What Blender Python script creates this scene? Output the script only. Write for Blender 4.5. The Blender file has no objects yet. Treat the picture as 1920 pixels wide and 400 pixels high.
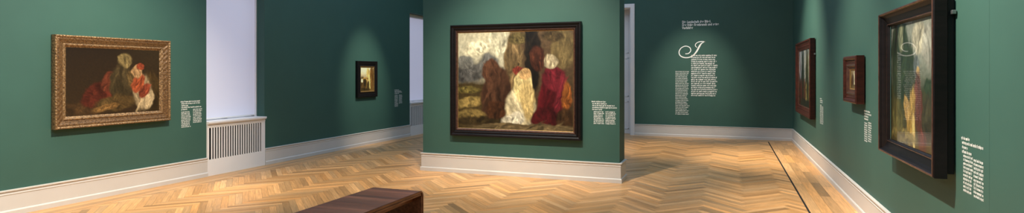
import bpy, math, random
from mathutils import Vector, noise, Matrix
random.seed(7)
PI = math.pi
C = bpy.context.scene.collection

# ------------------------------------------------------------------ helpers
def lin(c):
    return c / 12.92 if c <= 0.04045 else ((c + 0.055) / 1.055) ** 2.4
def hexc(h):
    return tuple(lin(int(h[i:i + 2], 16) / 255) for i in (0, 2, 4))

class MB:
    """collects verts / faces, optional uv and colour per face corner"""
    def __init__(s):
        s.v = []; s.f = []; s.uv = []; s.col = []
    def quad(s, pts, uv=None, col=None):
        i = len(s.v); s.v += [tuple(p) for p in pts]; s.f.append(tuple(range(i, i + len(pts))))
        s.uv.append(uv); s.col.append(col)
    def box(s, x0, x1, y0, y1, z0, z1, col=None, uvd=None):
        i = len(s.v)
        s.v += [(x0, y0, z0), (x1, y0, z0), (x1, y1, z0), (x0, y1, z0), (x0, y0, z1), (x1, y0, z1), (x1, y1, z1), (x0, y1, z1)]
        for f in ((3, 2, 1, 0), (4, 5, 6, 7), (0, 1, 5, 4), (1, 2, 6, 5), (2, 3, 7, 6), (3, 0, 4, 7)):
            s.f.append(tuple(i + k for k in f)); s.uv.append(None); s.col.append(col)
    def prism(s, poly, axis, a0, a1):
        """polygon of 2D points extruded along axis ('x': poly=(y,z); 'y': poly=(x,z))"""
        i = len(s.v); n = len(poly)
        for a in (a0, a1):
            for p in poly:
                s.v.append((a, p[0], p[1]) if axis == 'x' else (p[0], a, p[1]))
        for k in range(n):
            m = (k + 1) % n
            s.f.append((i + k, i + m, i + n + m, i + n + k)); s.uv.append(None); s.col.append(None)
        s.f.append(tuple(i + k for k in range(n))); s.uv.append(None); s.col.append(None)
        s.f.append(tuple(i + n + k for k in reversed(range(n)))); s.uv.append(None); s.col.append(None)
    def build(s, name, mat, parent=None, smooth=False, bevel=0, fix=True):
        me = bpy.data.meshes.new(name)
        me.from_pydata(s.v, [], s.f)
        if any(u is not None for u in s.uv):
            ul = me.uv_layers.new(name='UVMap')
            k = 0
            for fi, f in enumerate(s.f):
                for j in range(len(f)):
                    ul.data[k].uv = s.uv[fi][j] if s.uv[fi] else (0, 0); k += 1
        if any(c is not None for c in s.col):
            ca = me.color_attributes.new('tone', 'FLOAT_COLOR', 'CORNER')
            k = 0
            for fi, f in enumerate(s.f):
                c = s.col[fi] or (1, 1, 1)
                for j in range(len(f)):
                    ca.data[k].color = (c[0], c[1], c[2], 1); k += 1
        if fix:
            import bmesh
            bm = bmesh.new(); bm.from_mesh(me); bmesh.ops.recalc_face_normals(bm, faces=bm.faces); bm.to_mesh(me); bm.free()
        if smooth:
            for p in me.polygons: p.use_smooth = True
        me.materials.append(mat)
        o = bpy.data.objects.new(name, me); C.objects.link(o)
        if parent: o.parent = parent
        if bevel:
            b = o.modifiers.new('bevel', 'BEVEL'); b.width = bevel; b.segments = 2; b.limit_method = 'ANGLE'
        return o

def tag(o, label, cat, group=None):
    o['label'] = label; o['category'] = cat
    if group: o['group'] = group
    return o
def struct(o):
    o['kind'] = 'structure'; return o
def empty(name, loc, rz=0):
    o = bpy.data.objects.new(name, None); C.objects.link(o)
    o.location = loc; o.rotation_euler = (0, 0, rz); o.empty_display_size = .1
    return o

# ------------------------------------------------------------------ materials
def mat(name, col=(.5, .5, .5), rough=.6, metal=0, spec=.5):
    m = bpy.data.materials.new(name); m.use_nodes = True
    b = m.node_tree.nodes['Principled BSDF']
    b.inputs['Base Color'].default_value = (*col, 1); b.inputs['Roughness'].default_value = rough
    b.inputs['Metallic'].default_value = metal; b.inputs['Specular IOR Level'].default_value = spec
    return m
def nd(m, t, **kw):
    n = m.node_tree.nodes.new(t)
    for k, v in kw.items(): setattr(n, k, v)
    return n
def lk(m, a, b): m.node_tree.links.new(a, b)
def vary(m, c1, c2, scale=5, vec=None, detail=4, bump=0, bscale=None, coord='Object', bdist=.002):
    """noise-mixed base colour + bump"""
    b = m.node_tree.nodes['Principled BSDF']
    tc = nd(m, 'ShaderNodeTexCoord'); mp = nd(m, 'ShaderNodeMapping')
    if vec: mp.inputs['Scale'].default_value = vec
    lk(m, tc.outputs[coord], mp.inputs['Vector'])
    n = nd(m, 'ShaderNodeTexNoise'); n.inputs['Scale'].default_value = scale; n.inputs['Detail'].default_value = detail
    lk(m, mp.outputs[0], n.inputs['Vector'])
    r = nd(m, 'ShaderNodeValToRGB'); r.color_ramp.elements[0].position = .3; r.color_ramp.elements[1].position = .7
    r.color_ramp.elements[0].color = (*c1, 1); r.color_ramp.elements[1].color = (*c2, 1)
    lk(m, n.outputs['Fac'], r.inputs['Fac']); lk(m, r.outputs['Color'], b.inputs['Base Color'])
    if bump:
        n2 = nd(m, 'ShaderNodeTexNoise'); n2.inputs['Scale'].default_value = bscale or scale; n2.inputs['Detail'].default_value = 5
        lk(m, mp.outputs[0], n2.inputs['Vector'])
        bp = nd(m, 'ShaderNodeBump'); bp.inputs['Strength'].default_value = bump; bp.inputs['Distance'].default_value = bdist
        lk(m, n2.outputs['Fac'], bp.inputs['Height']); lk(m, bp.outputs['Normal'], b.inputs['Normal'])
    return m

WALLG = hexc('385a50')
M = {}
M['wall'] = vary(mat('green_wall_paint', rough=.62, spec=.35), tuple(c * .97 for c in WALLG), tuple(c * 1.03 for c in WALLG), 3, bump=.15, bscale=220, bdist=.001)
M['white'] = vary(mat('white_gloss_paint', rough=.4), hexc('e6e3e2'), hexc('ebe8e7'), 2)
M['skirt'] = vary(mat('skirting_paint', rough=.45), hexc('cbc5bf'), hexc('d1cbc5'), 2)
M['ceil'] = vary(mat('ceiling_paint', rough=.9), hexc('d8d8d6'), hexc('dededc'), 2)
M['dark'] = mat('gap_shade_black', hexc('0c0d0e'), .9)  # black colour stands in for shade behind the slots and in the bench groove
M['letters'] = mat('white_vinyl_letters', hexc('f4f4ee'), .5)
M['slot'] = mat('dark_metal_slot', hexc('0a0908'), .8, 0)
M['steel'] = mat('mounting_steel', hexc('9a9c9e'), .35, .9)
M['blackwood'] = vary(mat('ebonised_wood', rough=.38, spec=.3), hexc('0c090a'), hexc('171112'), 6, (1, 1, 6), bump=.2, bscale=30)
M['backing'] = mat('frame_backing', hexc('141314'), .7)
M['redwood'] = vary(mat('red_brown_frame_wood', rough=.36, spec=.35), hexc('2a120d'), hexc('4a2218'), 8, (1, 1, 5), bump=.2, bscale=40)
M['gilt_line'] = vary(mat('dull_gilt_edge', rough=.38, metal=.6), hexc('8a6a3c'), hexc('b08a52'), 30)
M['brown_line'] = vary(mat('brown_frame_edge', rough=.25), hexc('3a2620'), hexc('54392f'), 20)
M['gilt'] = vary(mat('carved_gilt', rough=.42, metal=.3), hexc('3a2717'), hexc('8a6640'), 80, bump=.9, bscale=90, bdist=.004, detail=6)
M['gilt_light'] = vary(mat('worn_gilt_rope', rough=.4, metal=.3), hexc('4a3220'), hexc('ab875c'), 60, bump=.7, bscale=60, bdist=.005)
M['walnut_edge'] = vary(mat('walnut_edge', rough=.3), hexc('5a2e1a'), hexc('935a38'), 9, (4, .6, 4))

# parquet: board tone attribute x stretched grain
def parquet(name, rough, grain=(3, 45), amt=.28, gl=.35):
    m = mat(name, rough=rough); b = m.node_tree.nodes['Principled BSDF']
    at = nd(m, 'ShaderNodeAttribute', attribute_name='tone')
    uv = nd(m, 'ShaderNodeUVMap'); uv.uv_map = 'UVMap'
    mp = nd(m, 'ShaderNodeMapping'); mp.inputs['Scale'].default_value = (grain[0], grain[1], 1); lk(m, uv.outputs[0], mp.inputs['Vector'])
    n = nd(m, 'ShaderNodeTexNoise'); n.inputs['Scale'].default_value = 1; n.inputs['Detail'].default_value = 5; n.inputs['Distortion'].default_value = .6
    lk(m, mp.outputs[0], n.inputs['Vector'])
    mr = nd(m, 'ShaderNodeMapRange'); mr.inputs['From Min'].default_value = .25; mr.inputs['From Max'].default_value = .75
    mr.inputs['To Min'].default_value = 1 - amt; mr.inputs['To Max'].default_value = 1 + amt * .7; lk(m, n.outputs['Fac'], mr.inputs['Value'])
    mx = nd(m, 'ShaderNodeVectorMath', operation='SCALE'); lk(m, at.outputs['Color'], mx.inputs[0]); lk(m, mr.outputs[0], mx.inputs['Scale'])
    lk(m, mx.outputs[0], b.inputs['Base Color'])
    b.inputs['Specular IOR Level'].default_value = gl
    mr2 = nd(m, 'ShaderNodeMapRange'); mr2.inputs['To Min'].default_value = rough - .07; mr2.inputs['To Max'].default_value = rough + .1
    lk(m, n.outputs['Fac'], mr2.inputs['Value']); lk(m, mr2.outputs[0], b.inputs['Roughness'])
    return m
M['parquet'] = parquet('oak_parquet', .36)
M['walnut'] = parquet('walnut_slats', .36, (2.2, 40), .3, .5)

# artwork pigment: colour attribute + brush bump
def art_mat():
    m = mat('oil_paint', rough=.35); b = m.node_tree.nodes['Principled BSDF']
    at = nd(m, 'ShaderNodeAttribute', attribute_name='pigment'); lk(m, at.outputs['Color'], b.inputs['Base Color'])
    tc = nd(m, 'ShaderNodeTexCoord'); n = nd(m, 'ShaderNodeTexNoise'); n.inputs['Scale'].default_value = 60; n.inputs['Detail'].default_value = 5
    lk(m, tc.outputs['Object'], n.inputs['Vector'])
    bp = nd(m, 'ShaderNodeBump'); bp.inputs['Strength'].default_value = .15; bp.inputs['Distance'].default_value = .002
    lk(m, n.outputs['Fac'], bp.inputs['Height']); lk(m, bp.outputs['Normal'], b.inputs['Normal'])
    return m
M['art'] = art_mat()
def glass_mat():
    m = bpy.data.materials.new('picture_glazing'); m.use_nodes = True; nt = m.node_tree; nt.nodes.clear()
    o = nt.nodes.new('ShaderNodeOutputMaterial'); mx = nt.nodes.new('ShaderNodeMixShader'); t = nt.nodes.new('ShaderNodeBsdfTransparent')
    g = nt.nodes.new('ShaderNodeBsdfGlossy'); g.inputs['Roughness'].default_value = .0
    f = nt.nodes.new('ShaderNodeFresnel'); # thin pane: same reflectance from either side
    ge = nt.nodes.new('ShaderNodeNewGeometry'); mr = nt.nodes.new('ShaderNodeMapRange'); mr.inputs['To Min'].default_value = 1.5; mr.inputs['To Max'].default_value = 1 / 1.5
    nt.links.new(ge.outputs['Backfacing'], mr.inputs['Value']); nt.links.new(mr.outputs[0], f.inputs['IOR'])
    nt.links.new(f.outputs[0], mx.inputs[0]); nt.links.new(t.outputs[0], mx.inputs[1]); nt.links.new(g.outputs[0], mx.inputs[2])
    nt.links.new(mx.outputs[0], o.inputs[0]); return m
M['glass'] = glass_mat()
def blind_mat():
    m = mat('glowing_blind_fabric', hexc('c4c4cc'), .9); b = m.node_tree.nodes['Principled BSDF']
    b.inputs['Emission Color'].default_value = (*hexc('d2d2f0'), 1); b.inputs['Emission Strength'].default_value = BLIND_E  # even glow put into the cloth stands in for daylight behind it
    return m
BLIND_E = .36
M['blind'] = blind_mat()

# ------------------------------------------------------------------ room dimensions (metres)
XL, XR, YB, YF, ZC = -7.55, 1.43, 15.1, -3.0, 5.0
W1 = (6.78, 7.98); W2 = (12.90, 14.10); WB, WT = .80, 3.13      # window niches in left wall
DO = (-3.55, -2.345); DT = 3.28                                   # doorway in the back wall

# ------------------------------------------------------------------ floor
def clip(poly, x0, x1, y0, y1):
    for ax, lim, sg in ((0, x0, 1), (0, x1, -1), (1, y0, 1), (1, y1, -1)):
        out = []
        for i in range(len(poly)):
            a, b = poly[i], poly[(i + 1) % len(poly)]
            da, db = sg * (a[ax] - lim), sg * (b[ax] - lim)
            if da >= 0: out.append(a)
            if (da >= 0) != (db >= 0):
                t = da / (da - db); out.append(tuple(a[k] + (b[k] - a[k]) * t for k in range(4)))
        poly = out
        if len(poly) < 3: return None
    return poly
def oak():
    c = hexc('d2a06c'); k = random.gauss(1, .17); w = random.gauss(0, .04)
    return (c[0] * k * (1 + w), c[1] * k, c[2] * k * (1 - w * 1.5))
fl = MB()
fl.quad([(XL - .4, YF - .1, -.006), (XR + .2, YF - .1, -.006), (XR + .2, YB + .7, -.006), (XL - .4, YB + .7, -.006)], [(0, 0)] * 4, (.06, .035, .02))
BX0, BX1 = -7.13, .864
L, Wd, g = .68, .078, .0008
s2 = math.sqrt(.5)
def emit(a0, a1, b0, b1, long_a):
    a0 += g; a1 -= g; b0 += g; b1 -= g
    ou, ov = random.random() * 50, random.random() * 50
    pts = []
    for a, b in ((a0, b0), (a1, b0), (a1, b1), (a0, b1)):
        u, v = (a - a0, b - b0) if long_a else (b - b0, a - a0)
        pts.append((a, b, u + ou, v + ov))
    # rotate 45 deg so that the diagonal runs along +Y
    q = [((a - b) * s2 + OX, (a + b) * s2 + OY, u, v) for a, b, u, v in pts]
    q = clip(q, BX0, BX1 - .0, YF, YB - .35)
    if q: fl.quad([(p[0], p[1], 0) for p in q], [(p[2], p[3]) for p in q], oak())
OX, OY = .19 - .48 * 20, 0
NB = int(30 / (Wd * math.sqrt(2)))
for band in range(0, 14):
    for n in range(-40, NB):
        x0 = band * L; 
        # centre column check before emitting
        a, b = n * Wd + band * L, n * Wd - band * L
        emit(a, a + L, b, b + Wd, True)
        emit(a, a + Wd, b + Wd, b + Wd + L, False)
# border boards laid straight along the walls
def border(x0, x1, y0, y1, w, along='y', bl=1.4):
    if along == 'y':
        nx = max(1, round((x1 - x0) / w)); ww = (x1 - x0) / nx
        for i in range(nx):
            y = y0 - random.random() * bl
            while y < y1:
                a, b = max(y, y0), min(y + bl, y1)
                if b > a:
                    ox, oy = random.random() * 40, random.random() * 40
                    X0, X1 = x0 + i * ww + g, x0 + (i + 1) * ww - g
                    fl.quad([(X0, a + g, 0), (X1, a + g, 0), (X1, b - g, 0), (X0, b - g, 0)],
                            [(ox, oy), (ox, oy + ww), (ox + b - a, oy + ww), (ox + b - a, oy)], oak())
                y += bl
    else:
        ny = max(1, round((y1 - y0) / w)); ww = (y1 - y0) / ny
        for i in range(ny):
            x = x0 - random.random() * bl
            while x < x1:
                a, b = max(x, x0), min(x + bl, x1)
                if b > a:
                    ox, oy = random.random() * 40, random.random() * 40
                    Y0, Y1 = y0 + i * ww + g, y0 + (i + 1) * ww - g
                    fl.quad([(a + g, Y0, 0), (b - g, Y0, 0), (b - g, Y1, 0), (a + g, Y1, 0)],
                            [(ox, oy), (ox + b - a, oy), (ox + b - a, oy + ww), (ox, oy + ww)], oak())
                x += bl
border(XL - .3, BX0 - .006, YF, YB - .35, .1)
border(.886, XR + .05, YF, YB - .35, .13, 'y', 1.0)
border(XL - .3, XR + .05, YB - .35, YB + .7, .09, 'x')
struct(fl.build('floor', M['parquet'], fix=False))
sl = MB(); sl.box(.864, .886, YF, YB - .52, -.004, .002)
struct(sl.build('trim_1', M['slot']))

# ------------------------------------------------------------------ walls
def boxes(name, lst, m):
    w = MB()
    for b in lst: w.box(*b)
    return struct(w.build(name, m))
T = .45
for seg in [(XL - T, XL, YF, W1[0], -.01, ZC), (XL - T, XL, W1[1], W2[0], -.01, ZC), (XL - T, XL, W2[1], YB + .6, -.01, ZC),
            (XL - T, XL, *W1, WT, ZC), (XL - T, XL, *W2, WT, ZC),
            (XL - T, XL - .2, *W1, -.01, WB), (XL - T, XL - .2, *W2, -.01, WB)]:
    boxes('wall_left', [seg], M['wall'])
boxes('wall_right', [(XR, XR + .3, YF, 4.1515, -.01, ZC), (XR, XR + .3, 4.1535, YB + .6, -.01, ZC), (XR + .01, XR + .3, 4.14, 4.165, -.01, ZC)], M['wall'])
boxes('wall_back', [(XL, DO[0], YB, YB + .55, -.01, ZC), (DO[1], XR, YB, YB + .55, -.01, ZC), (DO[0], DO[1], YB, YB + .55, DT, ZC)], M['wall'])
boxes('wall_front', [(XL, XR, YF - .3, YF, -.01, ZC)], M['wall'])
boxes('ceiling', [(XL - T, XR + .3, YF - .3, YB + .6, ZC, ZC + .2)], M['ceil'])
PX0, PX1, PY0, PY1, PH = -4.70, -1.475, 8.46, 8.88, 4.25
pa = math.radians(.0)
boxes('wall_partition', [(PX0, PX1, PY0, PY1, 0, PH)], M['wall'])

# skirting profile: (depth from wall, height)
SK = [(0, 0), (.036, 0), (.036, .052), (.030, .062), (.021, .066), (.021, .232), (.026, .238), (.026, .246), (.021, .250), (.021, .266), (.034, .276), (.034, .288), (0, .290)]
def run(mb, p, q, nrm, e0=0, e1=0):
    """skirting from p to q on a wall with outward normal nrm; e0/e1 = mitre slopes (+1 outer corner, -1 inner corner)"""
    d = Vector((q[0] - p[0], q[1] - p[1])).normalized()
    i = len(mb.v); n = len(SK)
    for pt, e, sg in ((p, e0, -1), (q, e1, 1)):
        for dep, z in SK:
            mb.v.append((pt[0] + nrm[0] * dep + d.x * sg * e * dep, pt[1] + nrm[1] * dep + d.y * sg * e * dep, z))
    for k in range(n):
        m = (k + 1) % n
        mb.f.append((i + k, i + m, i + n + m, i + n + k)); mb.uv.append(None); mb.col.append(None)
    mb.f.append(tuple(i + k for k in range(n))); mb.uv.append(None); mb.col.append(None)
    mb.f.append(tuple(i + n + k for k in reversed(range(n)))); mb.uv.append(None); mb.col.append(None)
b = MB(); run(b, (XL, YF), (XL, W1[0]), (1, 0), -1, 0); run(b, (XL, W1[1]), (XL, W2[0]), (1, 0)); run(b, (XL, W2[1]), (XL, YB), (1, 0), 0, -1)
struct(b.build('baseboard_left', M['skirt']))
b = MB(); run(b, (XR, YF), (XR, YB), (-1, 0), -1, -1); struct(b.build('baseboard_right', M['skirt']))
b = MB(); run(b, (XL, YB), (DO[0] - .1, YB), (0, -1), -1, 0); run(b, (DO[1] + .1, YB), (XR, YB), (0, -1), 0, -1); struct(b.build('baseboard_back', M['skirt']))
b = MB(); run(b, (PX0, PY0), (PX1, PY0), (0, -1), 1, 1); run(b, (PX1, PY0), (PX1, PY1), (1, 0), 1, 1); run(b, (PX1, PY1), (PX0, PY1), (0, 1), 1, 1); run(b, (PX0, PY1), (PX0, PY0), (-1, 0), 1, 1)
struct(b.build('baseboard_partition', M['skirt']))

# ------------------------------------------------------------------ doorway in the back wall
dr = empty('door_1', (DO[0], YB, 0)); struct(dr)
ow = DO[1] - DO[0]
b = MB()
for x0, x1, z0, z1 in ((-.1, 0, 0, DT + .1), (ow, ow + .1, 0, DT + .1), (0, ow, DT, DT + .1)):
    b.box(x0, x1, -.028, .0, z0, z1); b.box(x0 + .014 if x0 < 0 or x0 == 0 else x0, x1 if x0 <= 0 else x1 - .014, -.04, -.028, z0, z1 - .014)
b.build('door_casing', M['white'], dr, bevel=.003)
b = MB(); b.box(0, .02, 0, .4, 0, DT); b.box(ow - .02, ow, 0, .4, 0, DT); b.box(.02, ow - .02, 0, .4, DT - .02, DT)
b.build('door_jamb', M['white'], dr)
for k in (0, 1):
    x0 = .02 + k * (ow / 2 - .02); x1 = x0 + ow / 2 - .022
    b = MB(); b.box(x0, x1, .36, .40, .004, DT - .022)
    for z0, z1 in ((.12, .85), (.98, 2.0), (2.12, DT - .15)):
        for a in ((x0 + .09, x1 - .09, z0, z0 + .02), (x0 + .09, x1 - .09, z1 - .02, z1), (x0 + .09, x0 + .11, z0, z1), (x1 - .11, x1 - .09, z0, z1)):
            b.box(a[0], a[1], .35, .36, a[2], a[3])
    lf = b.build('door_leaf', M['white'], dr)
    hb = MB(); hx = x1 - .05 if k == 0 else x0 + .05
    hb.box(hx - .015, hx + .015, .352, .36, .98, 1.1); hb.box(hx - .008, hx + .008, .31, .352, 1.03, 1.046)
    hb.box(hx - (.12 if k == 0 else .008), hx + (.008 if k == 0 else .12), .30, .315, 1.03, 1.046)
    hb.build('door_handle', M['steel'], lf, bevel=.003)

# ------------------------------------------------------------------ windows with blinds, radiator covers
def window(n, Y, label_w, label_r):
    w = Y[1] - Y[0]
    wn = empty('window_%d' % n, (XL - .2, Y[0], WB)); struct(wn)
    b = MB(); h = WT - WB
    for y0, y1, z0, z1 in ((0, .05, 0, h), (w - .05, w, 0, h), (.05, w - .05, h - .06, h), (.05, w - .05, 0, .05), (w / 2 - .03, w / 2 + .03, .05, h - .06), (.05, w - .05, h * .62, h * .62 + .06)):
        b.box(-.10, -.04, y0, y1, z0, z1)
    b.build('window_frame', M['white'], wn, bevel=.004)
    b = MB(); b.box(-.075, -.065, .05, w - .05, .05, h - .06); b.build('window_pane', M['glass'], wn)
    b = MB(); b.box(-.02, .03, 0, .018, 0, h); b.box(-.02, .03, w - .018, w, 0, h); b.build('blind_guide', M['white'], wn)
    # roller blind
    h -= .048; bl = empty('roller_blind', (XL - .2, Y[0] + .018, WB + .048)); tag(bl, label_w, 'blind', 'white roller blinds')
    b = MB(); b.box(-.004, .0, .004, w - .04, .03, h - .09); b.build('blind_fabric', M['blind'], bl)
    b = MB(); b.box(-.02, .05, .002, w - .038, h - .09, h - .001); b.build('blind_cassette', M['white'], bl, bevel=.004)
    b = MB(); b.box(-.008, .006, .004, w - .04, .012, .032); b.build('bottom_bar', M['white'], bl, bevel=.003)
    # radiator cover, flush with wall
    rc = empty('radiator_cover', (XL, Y[0], 0)); tag(rc, label_r, 'radiator cover', 'white radiator covers')
    X0, X1 = -.006, .018
    s0, s1, ns = .035, w - .085, 22
    zb, zt, top = .25, .745, .80
    b = MB()
    b.box(X0, X1, .004, w - .004, 0, zb); b.box(X0, X1, .004, w - .004, zt, top)
    b.box(X0, X1, .004, s0, zb, zt); b.box(X0, X1, s1, w - .004, zb, zt)
    pit = (s1 - s0) / ns
    for k in range(1, ns):
        y = s0 + k * pit; b.box(X1 - .008, X1, y - pit * .23, y + pit * .23, zb, zt)
    b.build('slotted_panel', M['white'], rc)
    b = MB(); b.box(X1, X1 + .006, .004, w - .004, .765, .785); b.build('panel_molding', M['white'], rc)
    b = MB(); b.box(-.2, .045, 0, w + .0, .8, .815); b.box(-.2, .055, 0, w + .0, .815, .845); b.build('sill', M['white'], rc, bevel=.004)
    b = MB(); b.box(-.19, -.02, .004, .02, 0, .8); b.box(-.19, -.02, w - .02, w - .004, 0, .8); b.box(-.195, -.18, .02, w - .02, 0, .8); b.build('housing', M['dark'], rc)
    b = MB()
    for k in range(12):
        y = .1 + k * (w - .28) / 11; b.box(-.14, -.09, y, y + .06, .12, .70)
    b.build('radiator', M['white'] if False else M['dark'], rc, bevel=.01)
window(1, W1, 'tall white roller blind drawn down in the near window right of the gilt frame',
       'large white slotted radiator cover under the near window, right of the gilt frame')
window(2, W2, 'narrow strip of white roller blind in the far window beside the partition',
       'small distant radiator cover under the far window, partly hidden by the partition')

# ------------------------------------------------------------------ picture frames
def ring(w, h, prof, nu=1, mod=None):
    """mitred sweep round a w x h rectangle, local x in [-w/2,w/2], z in [0,h]; profile = (inset, stand-off y<0)"""
    m = MB(); cs = [(-w / 2, 0), (w / 2, 0), (w / 2, h), (-w / 2, h)]; dirs = [(1, 0), (0, 1), (-1, 0), (0, -1)]; ins = [(0, 1), (-1, 0), (0, -1), (1, 0)]
    n = len(prof)
    for s in range(4):
        length = w if s % 2 == 0 else h
        seg = max(1, int(length / nu)) if nu != 1 else 1
        base = len(m.v)
        for k in range(seg + 1):
            for j, (t, d) in enumerate(prof):
                p = t + (length - 2 * t) * k / seg          # mitre: run length shrinks with inset
                dd, tt = (mod(j, p, d, t) if mod and 0 < k < seg else (d, t))
                x = cs[s][0] + dirs[s][0] * p + ins[s][0] * tt
                z = cs[s][1] + dirs[s][1] * p + ins[s][1] * tt
                m.v.append((x, -dd, z))
        for k in range(seg):
            for j in range(n - 1):
                a = base + k * n + j
                m.f.append((a, a + n, a + n + 1, a + 1)); m.uv.append(None); m.col.append(None)
    return m
def folds(blobs, seed):
    rd = random.Random(int(seed * 10)); out = []
    for (bu, bv, ru, rv, rot, c, so) in blobs:
        out.append((bu, bv, ru, rv, rot, c, so))
        if ru * rv < .004: continue
        for k in range(7):
            a = rd.random() * 2 * PI; q = rd.random() ** .5 * .72
            dx, dy = math.cos(a) * q * ru, math.sin(a) * q * rv; cr, sr = math.cos(rot), math.sin(rot)
            m = rd.choice((.45, .6, .7, 1.25, 1.45, 1.7)); t = rd.uniform(-.5, .5)
            out.append((bu + dx * cr - dy * sr, bv + dx * sr + dy * cr, ru * rd.uniform(.08, .2), rv * rd.uniform(.25, .55), rot + t, tuple(x * m for x in c), 1.3))
    return out
def paint(w, h, base, blobs, seed, nx=200, grain=.3, warp=.03, gain=1.0):
    """generic painterly panel: base(u,v)->colour, blobs = (u,v,ru,rv,rot,colour,soft)"""
    blobs = folds(blobs, seed); rr = [(b[0], b[1], (1.3 * max(b[2] * w / h, b[3])) ** 2, b) for b in blobs]
    ny = max(10, int(nx * h / w)); vs = []; fs = []; cols = []
    for j in range(ny + 1):
        for i in range(nx + 1):
            u, v = i / nx, j / ny
            vs.append(((u - .5) * w, 0, v * h))
            q = Vector((u * w / h * 6, v * 6, seed))
            du = noise.noise(q) * warp + noise.noise(q * 3.1) * warp * .5; dv = noise.noise(q + Vector((9, 3, 0))) * warp + noise.noise(q * 3.1 + Vector((4, 7, 0))) * warp * .5
            uu, vv = u + du, v + dv
            c = list(base(uu, vv))
            for bu, bv, r2, bl in rr:
                x = (uu - bu) * w / h; y = vv - bv
                if x * x + y * y > r2 * 1.5: continue
                bu, bv, ru, rv, rot, bc, soft = bl; cr, sr = math.cos(rot), math.sin(rot)
                X = (x * cr + y * sr) / (ru * w / h); Y = (-x * sr + y * cr) / rv
                d = math.sqrt(X * X + Y * Y)
                soft2 = soft * .42; a = 1 - min(1, max(0, (d - (1 - soft2)) / (2 * soft2)))
                if a > 0:
                    a = a * a * (3 - 2 * a)
                    # folds: streaks inside the mass
                    f = 1 + .55 * noise.noise(Vector((X * 2.6 + bu * 30, Y * 1.1 + bv * 9, seed))) + .5 * noise.noise(Vector((X * 7 + bu * 30 + Y * 2, Y * 2.2 + bv * 9, seed)))
                    for k in range(3): c[k] += (bc[k] * f - c[k]) * a
            gr = 1 + grain * (noise.noise(Vector((u * 38 * w / h, v * 38, seed))) + .6 * noise.noise(Vector((u * 90 * w / h, v * 90, seed))))
            cols.append([min(.8, max(0, x * gr * gain)) for x in c])
    for j in range(ny):
        for i in range(nx):
            a = j * (nx + 1) + i; fs.append((a, a + 1, a + nx + 2, a + nx + 1))
    me = bpy.data.meshes.new('canvas')
    # give the panel thickness: back rectangle and rim
    k = len(vs); vs += [(-w / 2, .012, 0), (w / 2, .012, 0), (w / 2, .012, h), (-w / 2, .012, h)]
    fs.append((k + 3, k + 2, k + 1, k)); cols += [(.03, .02, .015)] * 4
    me.from_pydata(vs, [], fs)
    ca = me.color_attributes.new('pigment', 'FLOAT_COLOR', 'POINT')
    for i, c in enumerate(cols): ca.data[i].color = (*c, 1)
    me.materials.append(M['art'])
    o = bpy.data.objects.new('canvas', me); C.objects.link(o); return o
def H(s, k=1): return tuple(c * k for c in hexc(s))
def mixc(a, b, t):
    t = min(1, max(0, t)); return tuple(a[i] + (b[i] - a[i]) * t for i in range(3))

def picture(name, loc, rz, w, h, rings, art, rab, off, glazed, back, label, cat='painting'):
    """rings: list of (part name, profile, material, nu, mod)"""
    t = empty(name, loc, rz); tag(t, label, cat)
    for pn, prof, m, nu, mod in rings:
        o = ring(w, h, prof, nu, mod).build(pn, m, t, fix=True)
        if nu != 1:
            for p in o.data.polygons: p.use_smooth = True
    art.parent = t; art.location = (0, -off, rab)
    b = MB(); b.box(-w / 2 + .03, w / 2 - .03, -min(back, off - .016), -.004, .03, h - .03); b.build('back_board', M['backing'], t)
    if glazed:
        gb = MB(); gx = w / 2 - rab + .004; gz0, gz1 = rab - .004, h - rab + .004; go = -(off + .006)
        gb.quad([(-gx, go, gz0), (gx, go, gz0), (gx, go, gz1), (-gx, go, gz1)])
        gb.build('glazing', M['glass'], t, fix=False)
    return t

# ---- A: gilt framed picture on the left wall
wA, hA, rA = 1.525, 1.135, .145
def rope(j, p, d, t):
    if j in (2, 3): 
        s = math.sin(p * 2 * PI / .036); return d + .004 * s, t
    return d, t
def leaf(j, p, d, t):
    k = .0035 * math.sin(p * 2 * PI / .07 + j * 1.6) + .003 * noise.noise(Vector((p * 60, j * 3.3, 1)))
    return d + (k if 0 < j < 5 else 0), t
ringsA = [('outer_rope_molding', [(0, .005), (0, .072), (.006, .08), (.018, .08), (.026, .07), (.03, .066)], M['gilt_light'], .009, rope),
          ('carved_frame', [(.03, .066), (.042, .07), (.06, .062), (.078, .05), (.092, .052), (.098, .046)], M['gilt'], .012, leaf),
          ('inner_leaf_molding', [(.098, .046), (.106, .056), (.118, .056), (.128, .046), (.138, .036), (.148, .03)], M['gilt_light'], .012, leaf)]
dk = H('2a1c10', .8)
artA = paint(wA - 2 * rA, hA - 2 * rA, lambda u, v: mixc(mixc(H('2c1e11'), H('3a2917'), (1 - v) * 1.1), H('4a3a22'), (u - .45) * (v - .2) * 1.3), [
    (.20, .10, .26, .10, 0, H('4a331b'), .5), (.90, .30, .13, .34, .1, H('4e3a1d'), .6),
    (.30, .30, .17, .17, .55, H('5c2518'), .35), (.42, .50, .07, .16, -.3, H('6a3320'), .35),
    (.56, .48, .13, .30, -.1, H('4a3c24'), .35), (.50, .16, .22, .12, .1, H('5a4424'), .4), (.60, .82, .075, .11, .3, H('8a7448'), .4),
    (.40, .10, .14, .05, .2, H('8a6436'), .5), (.70, .50, .06, .17, .35, H('6c5430'), .45),
    (.80, .32, .115, .28, .12, H('b49a72'), .4), (.86, .20, .07, .16, -.2, H('cbb084'), .4), (.75, .46, .07, .16, -.5, H('a8502e'), .35), (.83, .34, .05, .14, -.7, H('96452c'), .4),
    (.735, .65, .055, .10, .1, H('c89a68'), .4), (.77, .73, .05, .05, .2, H('a0482c'), .4)], 3.1, 280, warp=.022, gain=.62)
picture('gilt_framed_painting', (XL + .002, (4.578 + 6.105) / 2, .924), PI / 2, wA, hA, ringsA, artA, rA, .032, False, .03,
        'large dark brown painting with red patches in carved gilt frame, left wall')

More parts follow.
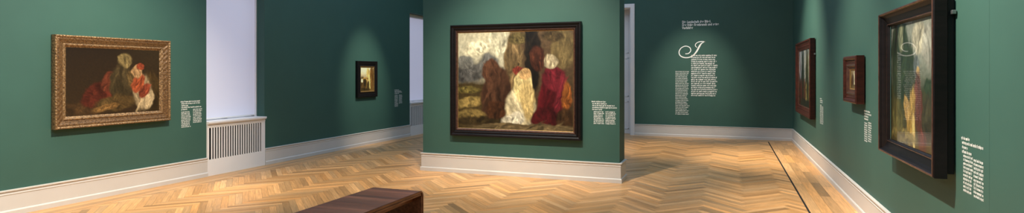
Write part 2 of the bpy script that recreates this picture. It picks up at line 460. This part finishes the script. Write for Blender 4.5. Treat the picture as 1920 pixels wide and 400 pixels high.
# ---- B: small dark framed picture on far left wall
wB, hB, rB = .765, .80, .14
def blk(r, dmax, base, q=1.0):
    return [(0, .0), (0, dmax * .86), (r * .07, dmax), (r * .22, dmax), (r * .30, dmax * .84), (r * .42, dmax * .88), (r * .52, dmax * .8), (r * .60, dmax * .62), (r * .78, base + .018), (r * .84, base + .018)]
ringsB = [('black_frame', blk(rB, .06, .03), M['blackwood'], 1, None), ('gilt_slip', [(rB * .84, .048), (rB * .92, .046), (rB * 1.02, .034)], M['gilt_line'], 1, None)]
artB = paint(wB - 2 * rB, hB - 2 * rB, lambda u, v: mixc(H('7a5a28'), H('e8d8a8'), (v - .45) * 2.6), [
    (.15, .25, .3, .35, 0, H('5a4220'), .4), (.62, .62, .16, .38, .1, H('c8a860'), .35), (.88, .55, .16, .5, 0, H('6a4a22'), .35), (.40, .52, .22, .06, 0, H('96743a'), .5),
    (.35, .34, .10, .18, 0, H('2e2412'), .4), (.12, .44, .08, .08, 0, H('f0dca0'), .5), (.6, .2, .1, .24, 0, H('4a3a1c'), .5), (.72, .36, .05, .3, .05, H('e0c070'), .5), (.3, .06, .5, .06, 0, H('3a2c14'), .5)], 7.7, 120, gain=1.3)
picture('small_framed_painting', (XL + .002, 10.995, 1.062), PI / 2, wB, hB, ringsB, artB, rB, .03, False, .026,
        'small upright painting in black frame alone on far left green wall, golden yellow tones')

# ---- C: big picture on the partition
wC, hC = 2.14, 1.765; rC = .125
ringsC = [('black_frame', [(0, 0), (0, .07), (.008, .082), (.022, .082), (.03, .068), (.05, .06), (.056, .07), (.066, .07), (.074, .058), (.092, .052)], M['blackwood'], 1, None),
          ('inner_molding', [(.092, .052), (.096, .06), (.104, .06), (.112, .048), (.122, .04)], M['brown_line'], 1, None),
          ('bright_slip', [(.122, .04), (.127, .036)], M['gilt_line'], 1, None)]
def baseC(u, v):
    sky = mixc(H('c9c0a0'), H('8e8a7c'), 1 - v); gnd = mixc(H('2c2413'), H('4c3c1e'), .5 + u * .4)
    right = mixc(H('3a2c1a'), H('5a4630'), v)
    c = mixc(gnd, sky, (v - .46) * 9); c = mixc(c, right, (u - .42) * 9 * (1 if v > .3 else .3)); return c
artC = paint(wC - 2 * rC, hC - 2 * rC, baseC, [
    (.10, .58, .17, .10, .15, H('4c4a46'), .45), (.28, .66, .10, .14, -.7, H('605e58'), .5), (.06, .70, .08, .07, 0, H('6e6c64'), .5), (.36, .88, .10, .14, .2, H('b0a98e'), .5), (.17, .84, .12, .08, .2, H('d8cdaa'), .5),
    (.50, .70, .07, .34, 0, H('6a5638'), .3), (.92, .82, .10, .20, 0, H('6b5a38'), .4), (.55, .93, .10, .06, 0, H('55492a'), .5),
    (.66, .72, .07, .34, 0, H('18120c'), .35), (.83, .94, .10, .05, 0, H('443620'), .5),
    (.10, .27, .12, .05, .1, H('8a7440'), .6), (.15, .14, .17, .06, 0, H('7a6638'), .6), (.08, .40, .12, .04, 0, H('5e5228'), .6), (.25, .08, .3, .05, 0, H('2e2412'), .6),
    (.345, .38, .125, .27, -.30, H('40281a'), .25), (.30, .60, .09, .11, .2, H('4c3020'), .3), (.36, .20, .10, .10, .1, H('3c2212'), .4),
    (.70, .72, .07, .13, .2, H('4a2618'), .35), (.54, .60, .05, .05, -.4, H('7a3226'), .4),
    (.56, .22, .13, .20, .35, H('d3c49c'), .3), (.58, .44, .075, .17, -.1, H('d8c286'), .3), (.50, .10, .10, .07, .3, H('cfc6ac'), .4), (.60, .56, .045, .06, .4, H('c9a06a'), .4), (.62, .30, .06, .20, .1, H('b89f68'), .45),
    (.83, .30, .125, .28, -.1, H('560f16'), .2), (.79, .12, .14, .13, .1, H('440c11'), .25), (.84, .52, .10, .13, 0, H('601820'), .3), (.90, .38, .04, .2, -.2, H('661c24'), .5),
    (.82, .70, .06, .075, 0, H('a89878'), .35), (.95, .34, .04, .14, 0, H('8a4e20'), .5), (.94, .12, .07, .10, 0, H('3a2614'), .5),
    (.60, .03, .5, .035, 0, H('66563a'), .5)], 5.5, 320, warp=.022, gain=.85)
picture('black_framed_painting', (-3.10, PY0 - .002, .598), 0, wC, hC, ringsC, artC, rC, .034, False, .03,
        'largest painting, black framed, with grey sky and crimson shapes, on the freestanding partition')

# ---- D: right wall, far: wide red-brown framed picture
def redprof(r, dm, base):
    return [(0, .012), (0, dm - .012), (.01, dm), (.03, dm), (.042, dm - .014), (r * .55, dm - .03), (r * .7, dm - .022), (r * .78, dm - .03), (r, base)]
wD, hD, rD = 2.25, 1.42, .17
ringsD = [('red_brown_frame', redprof(rD * .9, .10, .062), M['redwood'], 1, None), ('inner_slip', [(rD * .9, .062), (rD * .95, .06), (rD * 1.01, .048)], M['brown_line'], 1, None)]
artD = paint(wD - 2 * rD, hD - 2 * rD, lambda u, v: mixc(H('3a3018'), H('8c9294'), (v - .38) * 3), [
    (.12, .8, .12, .3, 0, H('b8bcc0'), .5), (.32, .62, .08, .42, 0, H('2e3018'), .4), (.5, .72, .05, .36, 0, H('c4c2b4'), .4), (.66, .55, .09, .46, 0, H('46421e'), .4), (.8, .7, .06, .3, 0, H('a8a488'), .5),
    (.93, .5, .08, .5, 0, H('2a2412'), .4), (.45, .25, .08, .25, 0, H('6a3a1c'), .4), (.6, .2, .05, .22, 0, H('a08a50'), .4), (.22, .25, .06, .22, 0, H('7a2a1c'), .4), (.8, .2, .06, .2, 0, H('7a6a34'), .4), (.5, .05, .6, .07, 0, H('3c3018'), .5)], 2.2, 200, gain=.85)
picture('red_brown_framed_painting', (XR - .002, 12.42, .79), -PI / 2, wD, hD, ringsD, artD, rD, .045, True, .045,
        'wide painting in red-brown frame on right wall, farthest back, nearest the room corner')
# ---- E: right wall, small one
wE, hE, rE = .75, .545, .165
ringsE = [('red_brown_frame', redprof(.09, .10, .07), M['redwood'], 1, None), ('inner_molding', [(.09, .07), (.1, .078), (.115, .078), (.13, .06), (.15, .052)], M['brown_line'], 1, None), ('gilt_slip', [(.15, .052), (.156, .05), (.166, .04)], M['gilt_line'], 1, None)]
artE = paint(wE - 2 * rE, hE - 2 * rE, lambda u, v: mixc(H('4a3018'), H('8a7a5a'), (v - .4) * 2), [
    (.45, .55, .16, .42, 0, H('d4c6a0'), .35), (.7, .35, .14, .35, 0, H('8a5a30'), .4), (.25, .4, .12, .4, 0, H('3a2616'), .4), (.5, .1, .5, .12, 0, H('5a4a2c'), .5), (.55, .85, .12, .1, 0, H('a8a08c'), .5)], 9.2, 90, gain=.9)
picture('small_red_brown_framed_painting', (XR - .002, 7.775, 1.252), -PI / 2, wE, hE, ringsE, artE, rE, .038, False, .03,
        'small painting in deep red-brown frame, middle of the three on the right wall')
# ---- F: right wall, near, deep black frame with glazing
wF, hF, rF = 1.52, 1.25, .122
ringsF = [('black_frame', [(0, .05), (0, .122), (.006, .13), (.02, .13), (.028, .122), (.03, .112), (.05, .098), (.085, .084), (.10, .080)], M['blackwood'], 1, None),
          ('outer_edge_bead', [(.006, .1302), (.010, .135), (.018, .135), (.022, .1302)], M['brown_line'], 1, None),
          ('inner_molding', [(.10, .080), (.104, .088), (.110, .088)], M['brown_line'], 1, None), ('inner_slope', [(.110, .088), (.113, .078), (.123, .064)], M['blackwood'], 1, None)]
def baseF(u, v):
    return mixc(mixc(H('4e4222'), H('3c4024'), v * 2), H('8e9284'), (v - .45) * 4)
artF = paint(wF - 2 * rF, hF - 2 * rF, baseF, [
    (.20, .72, .20, .40, 0, H('2e3a26'), .3), (.24, .88, .06, .12, 0, H('8a8c6c'), .6), (.44, .55, .10, .28, 0, H('2a3422'), .35), (.62, .86, .12, .12, 0, H('b0aa92'), .5), (.84, .80, .16, .18, .3, H('9a988a'), .5), (.58, .62, .06, .1, 0, H('6e7674'), .5),
    (.93, .55, .08, .08, 0, H('4e5c48'), .5), (.80, .48, .07, .07, 0, H('2e3c26'), .4), (.60, .56, .04, .07, 0, H('b89a62'), .35),
    (.60, .36, .085, .22, .05, H('5a2a22'), .35), (.68, .16, .06, .22, .2, H('602c22'), .4), (.46, .24, .07, .24, -.2, H('a8863e'), .4), (.36, .3, .05, .12, .5, H('c09a58'), .4), (.52, .12, .04, .14, 0, H('d8b870'), .4),
    (.16, .22, .12, .16, 0, H('6a6234'), .5), (.80, .26, .12, .16, 0, H('3a3420'), .5), (.93, .12, .05, .2, .1, H('7c3028'), .4), (.3, .06, .3, .06, 0, H('7a6c3c'), .6)], 4.4, 240, gain=.95)
F_ = picture('deep_black_framed_painting', (XR - .002, 5.43, .887), -PI / 2, wF, hF, ringsF, artF, rF, .055, True, .05,
        'nearest painting on right wall, glazed in deep black frame, wall text mirrored in its glass')
def hook(parent, x, z):
    b = MB(); b.box(x - .012, x + .022, -.03, -.004, z - .014, z + .014); b.build('hanging_bracket', M['steel'], parent, bevel=.004)
hook(F_, wF / 2 - .004, hF - .13)
hook(bpy.data.objects['red_brown_framed_painting'], wD / 2 + .01, hD - .28)

# ------------------------------------------------------------------ wall texts
def marks(mb, x0, z0, w, lines, pitch, xh, ragged=.12, last=None, heavy=1.0, rnd=random):
    """rows of tiny illegible letter strokes"""
    for i in range(lines):
        z = z0 - (i + 1) * pitch + pitch * .25
        end = x0 + w * (1 - rnd.random() * ragged)
        if last is not None and i == lines - 1: end = x0 + w * last
        x = x0; cw = xh * .62
        while x < end - cw:
            nlet = rnd.choice((2, 3, 3, 4, 5, 6, 7, 8, 9))
            for k in range(nlet):
                if x > end - cw: break
                st = cw * .30 * heavy
                kind = rnd.random()
                up = xh * 1.45 if kind > .75 else xh
                dn = xh * .35 if kind < .08 else 0
                mb.quad([(x, 0, z - dn), (x + st, 0, z - dn), (x + st, 0, z + up), (x, 0, z + up)])
                if kind < .8:
                    mb.quad([(x + st, 0, z + xh * .78), (x + cw * .75, 0, z + xh * .78), (x + cw * .75, 0, z + xh), (x + st, 0, z + xh)])
                    if kind < .5: mb.quad([(x + cw * .75 - st, 0, z), (x + cw * .75, 0, z), (x + cw * .75, 0, z + xh * .78), (x + cw * .75 - st, 0, z + xh * .78)])
                    if kind > .25: mb.quad([(x + st, 0, z), (x + cw * .55, 0, z), (x + cw * .55, 0, z + xh * .2), (x + st, 0, z + xh * .2)])
                x += cw
            x += cw * .7
def wall_label(loc, rz, head, cols, label, hp=.029, cp=.0245):
    t = empty('wall_label', loc, rz); tag(t, label, 'wall text', 'picture labels lettered on the green walls')
    b = MB(); z = 0
    for i, wd in enumerate(head): marks(b, 0 if i else -.012, -i * hp, wd, 1, hp, hp * .5, 0, heavy=1.5)
    b.build('heading', M['letters'], t, fix=False)
    for x, z0, w, n in cols:
        b = MB(); marks(b, x, -z0, w, n, cp, cp * .52, .14, heavy=1.15); b.build('text_column', M['letters'], t, fix=False)
wall_label((XL + .0015, 6.34, 1.187), PI / 2, [.34, .33, .12, .35, .11], [(0, .155, .165, 10), (.20, .125, .165, 9)], 'small white label text between gilt framed painting and near window')
wall_label((XL + .0015, 12.19, 1.20), PI / 2, [.22, .3, .34, .2], [(0, .13, .165, 12), (.19, .13, .165, 9)], 'small white label text right of the small black framed painting on far left wall')
wall_label((-1.875, PY0 - .0015, 1.19), 0, [.22, .22, .33, .37, .16], [(.02, .15, .16, 8), (.195, .15, .16, 8)], 'small white label text on the partition, right of the largest painting')
wall_label((XR - .0015, 10.80, 1.19), -PI / 2, [.2, .3, .28], [(0, .11, .165, 13), (.19, .13, .165, 12)], 'small white label text between the far and middle paintings on the right wall')
wall_label((XR - .0015, 7.47, 1.19), -PI / 2, [.3, .34, .2, .2], [(0, .135, .165, 9), (.19, .12, .165, 9)], 'small white label text between middle and nearest paintings on right wall')
wall_label((XR - .0015, 4.57, 1.19), -PI / 2, [.14, .34, .1, .16], [(.02, .115, .165, 10), (.19, .12, .165, 10)], 'small white label text at far right, beside the nearest deep black framed painting')

wt = empty('introduction_text', (0, YB - .0015, 0)); tag(wt, 'tall white introductory wall text with curled initial letter on the back wall', 'wall text')
def text(name, s, x, z, size, bold, parent):
    cu = bpy.data.curves.new(name, 'FONT'); cu.body = s; cu.size = size; cu.offset = bold; cu.extrude = .0008; cu.space_character = 1.08
    o = bpy.data.objects.new(name, cu); C.objects.link(o)
    dg = bpy.context.evaluated_depsgraph_get(); me = bpy.data.meshes.new_from_object(o.evaluated_get(dg))
    bpy.data.objects.remove(o); me.materials.clear(); me.materials.append(M['letters']); me.name = name
    o = bpy.data.objects.new(name, me); C.objects.link(o); o.parent = parent
    o.location = (x, 0, z); o.rotation_euler = (PI / 2, 0, 0)
    return o
tx = [text('heading', s, 0, 0, .084, .0028, wt) for s in ('Die Landschaft der Bibel.', 'Der frühe Rembrandt und seine', 'Vorbilder')]
wid = max(v.co.x for v in tx[1].data.vertices); sc = .865 / wid
for i, o in enumerate(tx):
    o.location = (-1.074, 0, 2.845 - i * .0735); o.scale = (sc, 1, 1)
# curled initial: tapered flat stroke
def stroke(pts, parent, name):
    # Catmull-Rom through (x,z,width)
    P = [pts[0]] + pts + [pts[-1]]; out = []
    for i in range(1, len(P) - 2):
        for k in range(10):
            t = k / 10; q = []
            for c in range(3):
                a, b_, c_, d = P[i - 1][c], P[i][c], P[i + 1][c], P[i + 2][c]
                q.append(.5 * (2 * b_ + (c_ - a) * t + (2 * a - 5 * b_ + 4 * c_ - d) * t * t + (3 * b_ - a - 3 * c_ + d) * t ** 3))
            out.append(q)
    out.append(list(pts[-1])); return out
def px2(a, b_):   # metres on the back wall, measured from the initial's own grid
    return (-1.153 + (a - 83) * .003475, 2.371 - (b_ - 212) * .00362)
curves = [[(140, 294, 4), (120, 292, 5), (112, 278, 4), (128, 262, 3), (152, 266, 4), (163, 282, 5), (150, 300, 4.5), (122, 303, 4), (90, 290, 5), (84, 272, 5), (97, 251, 4), (128, 241, 3.5), (158, 246, 4), (166, 262, 4)],
          [(118, 292, 4), (98, 300, 5), (92, 300, 4), (110, 315, 5), (140, 320, 6), (172, 312, 7), (200, 288, 8), (222, 254, 8), (238, 228, 6), (260, 212, 3)],
          [(205, 248, 3), (196, 238, 4), (199, 224, 4), (214, 214, 4), (236, 211, 5), (262, 213, 4)]]
curves = [[(150, 272, 4), (140, 292, 5), (122, 294, 5), (112, 280, 4.5), (120, 262, 4), (146, 260, 4)],
          [(128, 293, 5), (150, 290, 5), (165, 272, 5), (158, 250, 5), (130, 240, 5), (100, 252, 5), (85, 278, 6), (92, 304, 6), (118, 318, 6), (152, 318, 6), (182, 304, 7), (206, 276, 9), (226, 240, 9), (240, 222, 6), (262, 211, 3)],
          [(208, 250, 3), (197, 240, 4), (199, 226, 4), (216, 214, 5), (240, 210, 6), (262, 212, 4)]]
b = MB()
for cv in curves[1:]:
    q = stroke(cv, wt, 'initial'); pr = []
    for i, (a, c, wd) in enumerate(q):
        x, z = px2(a, c); a2, c2, _ = q[min(i + 1, len(q) - 1)]; a1, c1, _ = q[max(i - 1, 0)]
        X2, Z2 = px2(a2, c2); X1, Z1 = px2(a1, c1); d = Vector((X2 - X1, Z2 - Z1)); d.normalize(); n = Vector((-d.y, d.x)) * wd * .0021
        pr.append(((x + n.x, 0, z + n.y), (x - n.x, 0, z - n.y)))
    for i in range(len(pr) - 1): b.quad([pr[i][0], pr[i][1], pr[i + 1][1], pr[i + 1][0]])
b.build('initial_letter', M['letters'], wt, fix=False)
b = MB(); marks(b, -.857, 2.055, .635, 21, .0495, .026, .12, heavy=1.2); b.build('text_column', M['letters'], wt, fix=False)
b = MB(); marks(b, -1.235, 1.655, .34, 26, .0425, .019, .2, heavy=1.0); b.build('text_column', M['letters'], wt, fix=False)

# ------------------------------------------------------------------ bench
bx0, bx1, by1, blen, bh, th = -3.34, -2.80, 5.05, 1.95, .45, .042
bn = empty('museum_bench', ((bx0 + bx1) / 2, by1 - blen / 2, 0)); tag(bn, 'dark walnut bench with slatted top on the parquet in front of the partition', 'bench')
hw, hl = (bx1 - bx0) / 2, blen / 2; R = .06
def wal():
    c = hexc('8e5a42'); k = random.gauss(1, .28); w = random.gauss(0, .05); return (c[0] * k * (1 + w), c[1] * k, c[2] * k * (1 - w))
b = MB(); ns = 22; pitch = (blen - 2 * R) / ns
def plank(mb, x0, x1, y0, y1, z0, z1, horiz=True):
    c = wal(); ox, oy = random.random() * 30, random.random() * 30
    e = .0012
    if horiz:
        mb.quad([(x0, y0 + e, z1), (x1, y0 + e, z1), (x1, y1 - e, z1), (x0, y1 - e, z1)], [(ox, oy), (ox + x1 - x0, oy), (ox + x1 - x0, oy + y1 - y0), (ox, oy + y1 - y0)], c)
        mb.quad([(x0, y0 + e, z1), (x0, y0, z1 - e), (x1, y0, z1 - e), (x1, y0 + e, z1)], [(ox, oy)] * 4, c)
        mb.quad([(x1, y1 - e, z1), (x1, y1, z1 - e), (x0, y1, z1 - e), (x0, y1 - e, z1)], [(ox, oy)] * 4, c)
i0 = 0
for k in range(ns):
    y0 = -hl + R + k * pitch; plank(b, -hw, hw, y0, y0 + pitch, bh - th, bh)
b.box(-hw, hw, -hl + R, hl - R, bh - th, bh - .0013, col=hexc('4a2c1f'))
b.build('slatted_seat', M['walnut'], bn, fix=False)
for sg in (1, -1):
    # end panel with rounded top corner, profile in the y-z plane
    prof = [(hl, 0), (hl, bh - R)] + [(hl - R + R * math.cos(a), bh - R + R * math.sin(a)) for a in [PI / 2 * k / 8 for k in range(1, 8)]] + [(hl - R, bh), (hl - R, bh - th), (hl - th - .01, bh - th), (hl - th, bh - th - .01), (hl - th, 0)]
    inner = (hl - .030, hl - .016)
    outer = [p for p in prof[:-4]] + [(hl - R, bh - .016), (hl - R * .55, bh - .022), (hl - .020, bh - R * .9), (hl - .016, bh - R - .01), (hl - .016, 0)]
    mid = [(hl - .016, 0), (hl - .016, bh - R - .012), (hl - .022, bh - R * .9), (hl - R * .6, bh - .024), (hl - R, bh - .018), (hl - R, bh - .026), (hl - .032, bh - .032), (hl - .030, 0)]
    inn = [(hl - .030, 0), (hl - .030, bh - R - .01), (hl - R * .8, bh - .03), (hl - R - .004, bh - .026), (hl - R - .004, bh - th), (hl - th - .008, bh - th), (hl - th, bh - th - .008), (hl - th, 0)]
    for pn, pf, mt, ins in (('end_panel', outer, M['walnut_edge'], 0), ('shadow_gap', mid, M['dark'], .012), ('inner_panel', inn, M['walnut_edge'], .001)):
        if sg < 0: pf = [(-y, z) for y, z in pf][::-1]
        b = MB(); b.prism(pf, 'x', -hw + ins, hw - ins); b.build(pn, mt, bn)
# edge rails along both long sides and a support rail under the seat
for sx in (-1, 1):
    b = MB()
    xa, xb = sorted((sx * hw, sx * (hw + .004)))
    b.box(xa, xb, -hl + R, hl - R, bh - .024, bh - .003); b.box(xa, xb, -hl + R, hl - R, bh - th - .002, bh - .029)
    b.build('edge_strip', M['walnut_edge'], bn, bevel=.001)
    b = MB(); xa, xb = sorted((sx * (hw - .10), sx * (hw - .13))); b.box(xa, xb, -hl + th, hl - th, bh - th - .07, bh - th)
    b.build('support_rail', M['walnut_edge'], bn)

# ------------------------------------------------------------------ light
def spot(loc, target, power, size=50, blend=.8, col=(1, .82, .62), rad=.05):
    l = bpy.data.lights.new('spot', 'SPOT'); l.energy = power; l.spot_size = math.radians(size); l.spot_blend = blend; l.color = col; l.shadow_soft_size = rad
    o = bpy.data.objects.new('picture_or_fill_spot', l); C.objects.link(o); o.location = loc
    d = Vector(target) - Vector(loc); o.rotation_euler = d.to_track_quat('-Z', 'Y').to_euler(); return o
def area(loc, rot, sx, sy, power, col):
    l = bpy.data.lights.new('area', 'AREA'); l.shape = 'RECTANGLE'; l.size = sx; l.size_y = sy; l.energy = power; l.color = col
    o = bpy.data.objects.new('ambient_fill_light', l); C.objects.link(o); o.location = loc; o.rotation_euler = rot; return o
ZL = 4.75
WARM = (1, .80, .46); NEUT = (1, .92, .76); COOL = (.47, .70, 1)
S = 3.1
# cool ambient fill added under the ceiling, standing in for daylight from above
area((-5.4, 4.5, 4.95), (0, 0, 0), 2.5, 13, 165, COOL)
area((-.8, 4.5, 4.95), (0, 0, 0), 2.5, 13, 165, COOL)
area((-3, 12.2, 4.95), (0, 0, 0), 7, 4, 100, COOL)
# picture spots
spot((XL + 3.3, 4.5, ZL), (XL, 5.0, .9), 470 * S, 66, 1, NEUT)
spot((XL + 3.4, 1.8, ZL), (XL, 2.9, .8), 170 * S, 44, 1, NEUT)
spot((XL + 2.6, 10.6, ZL), (XL, 11.0, 1.3), 230 * S, 30, 1, NEUT)
spot((-2.5, PY0 - 3.0, ZL), (-2.8, PY0, 1.15), 400 * S, 58, 1, NEUT)
spot((-4.0, PY0 - 3.0, ZL), (-3.6, PY0, 1.1), 110 * S, 46, 1, NEUT)
spot((-.7, YB - 3.0, ZL), (-.8, YB, 1.2), 210 * S, 36, 1, NEUT)
spot((XR - 2.6, 11.4, ZL), (XR, 12.0, .95), 430 * S, 66, 1, NEUT)
spot((XR - 2.6, 7.2, ZL), (XR, 8.0, 1.0), 300 * S, 56, 1, NEUT)
spot((XR - 2.6, 4.0, ZL), (XR, 4.9, .85), 560 * S, 68, 1, NEUT)
# warm lamps added overhead to brighten patches of the floor
for x, y, p, s in ((-6.8, 5.2, 420, 40), (-5.4, 6.6, 700, 44), (-5.8, 8.8, 300, 40), (-1.4, 12.6, 700, 44), (-3.2, 7.4, 420, 40), (.7, 11.4, 520, 38), (1.0, 8.0, 300, 34), (-1.0, 6.6, 330, 46), (-2.2, 5.0, 260, 44)):
    spot((x, y, ZL), (x, y, 0), p * .85, s + 6, 1, WARM, .3)

w = bpy.data.worlds.new('World'); bpy.context.scene.world = w; w.use_nodes = True
w.node_tree.nodes['Background'].inputs[0].default_value = (.75, .85, 1, 1); w.node_tree.nodes['Background'].inputs[1].default_value = 1

# ------------------------------------------------------------------ camera
cam = bpy.data.cameras.new('Camera'); co = bpy.data.objects.new('Camera', cam); C.objects.link(co)
cam.sensor_fit = 'HORIZONTAL'; cam.sensor_width = 36; cam.lens = 36 * 1091 / 1920; cam.shift_y = -63 / 1920
co.location = (0, 0, 1.6); co.rotation_euler = (PI / 2, 0, math.radians(20.366))
cam.clip_start = .05
sc_ = bpy.context.scene; sc_.camera = co
sc_.view_settings.view_transform = 'Standard'; sc_.view_settings.look = 'None'; sc_.view_settings.exposure = 0; sc_.view_settings.gamma = 1
sc_.view_settings.use_curve_mapping = False
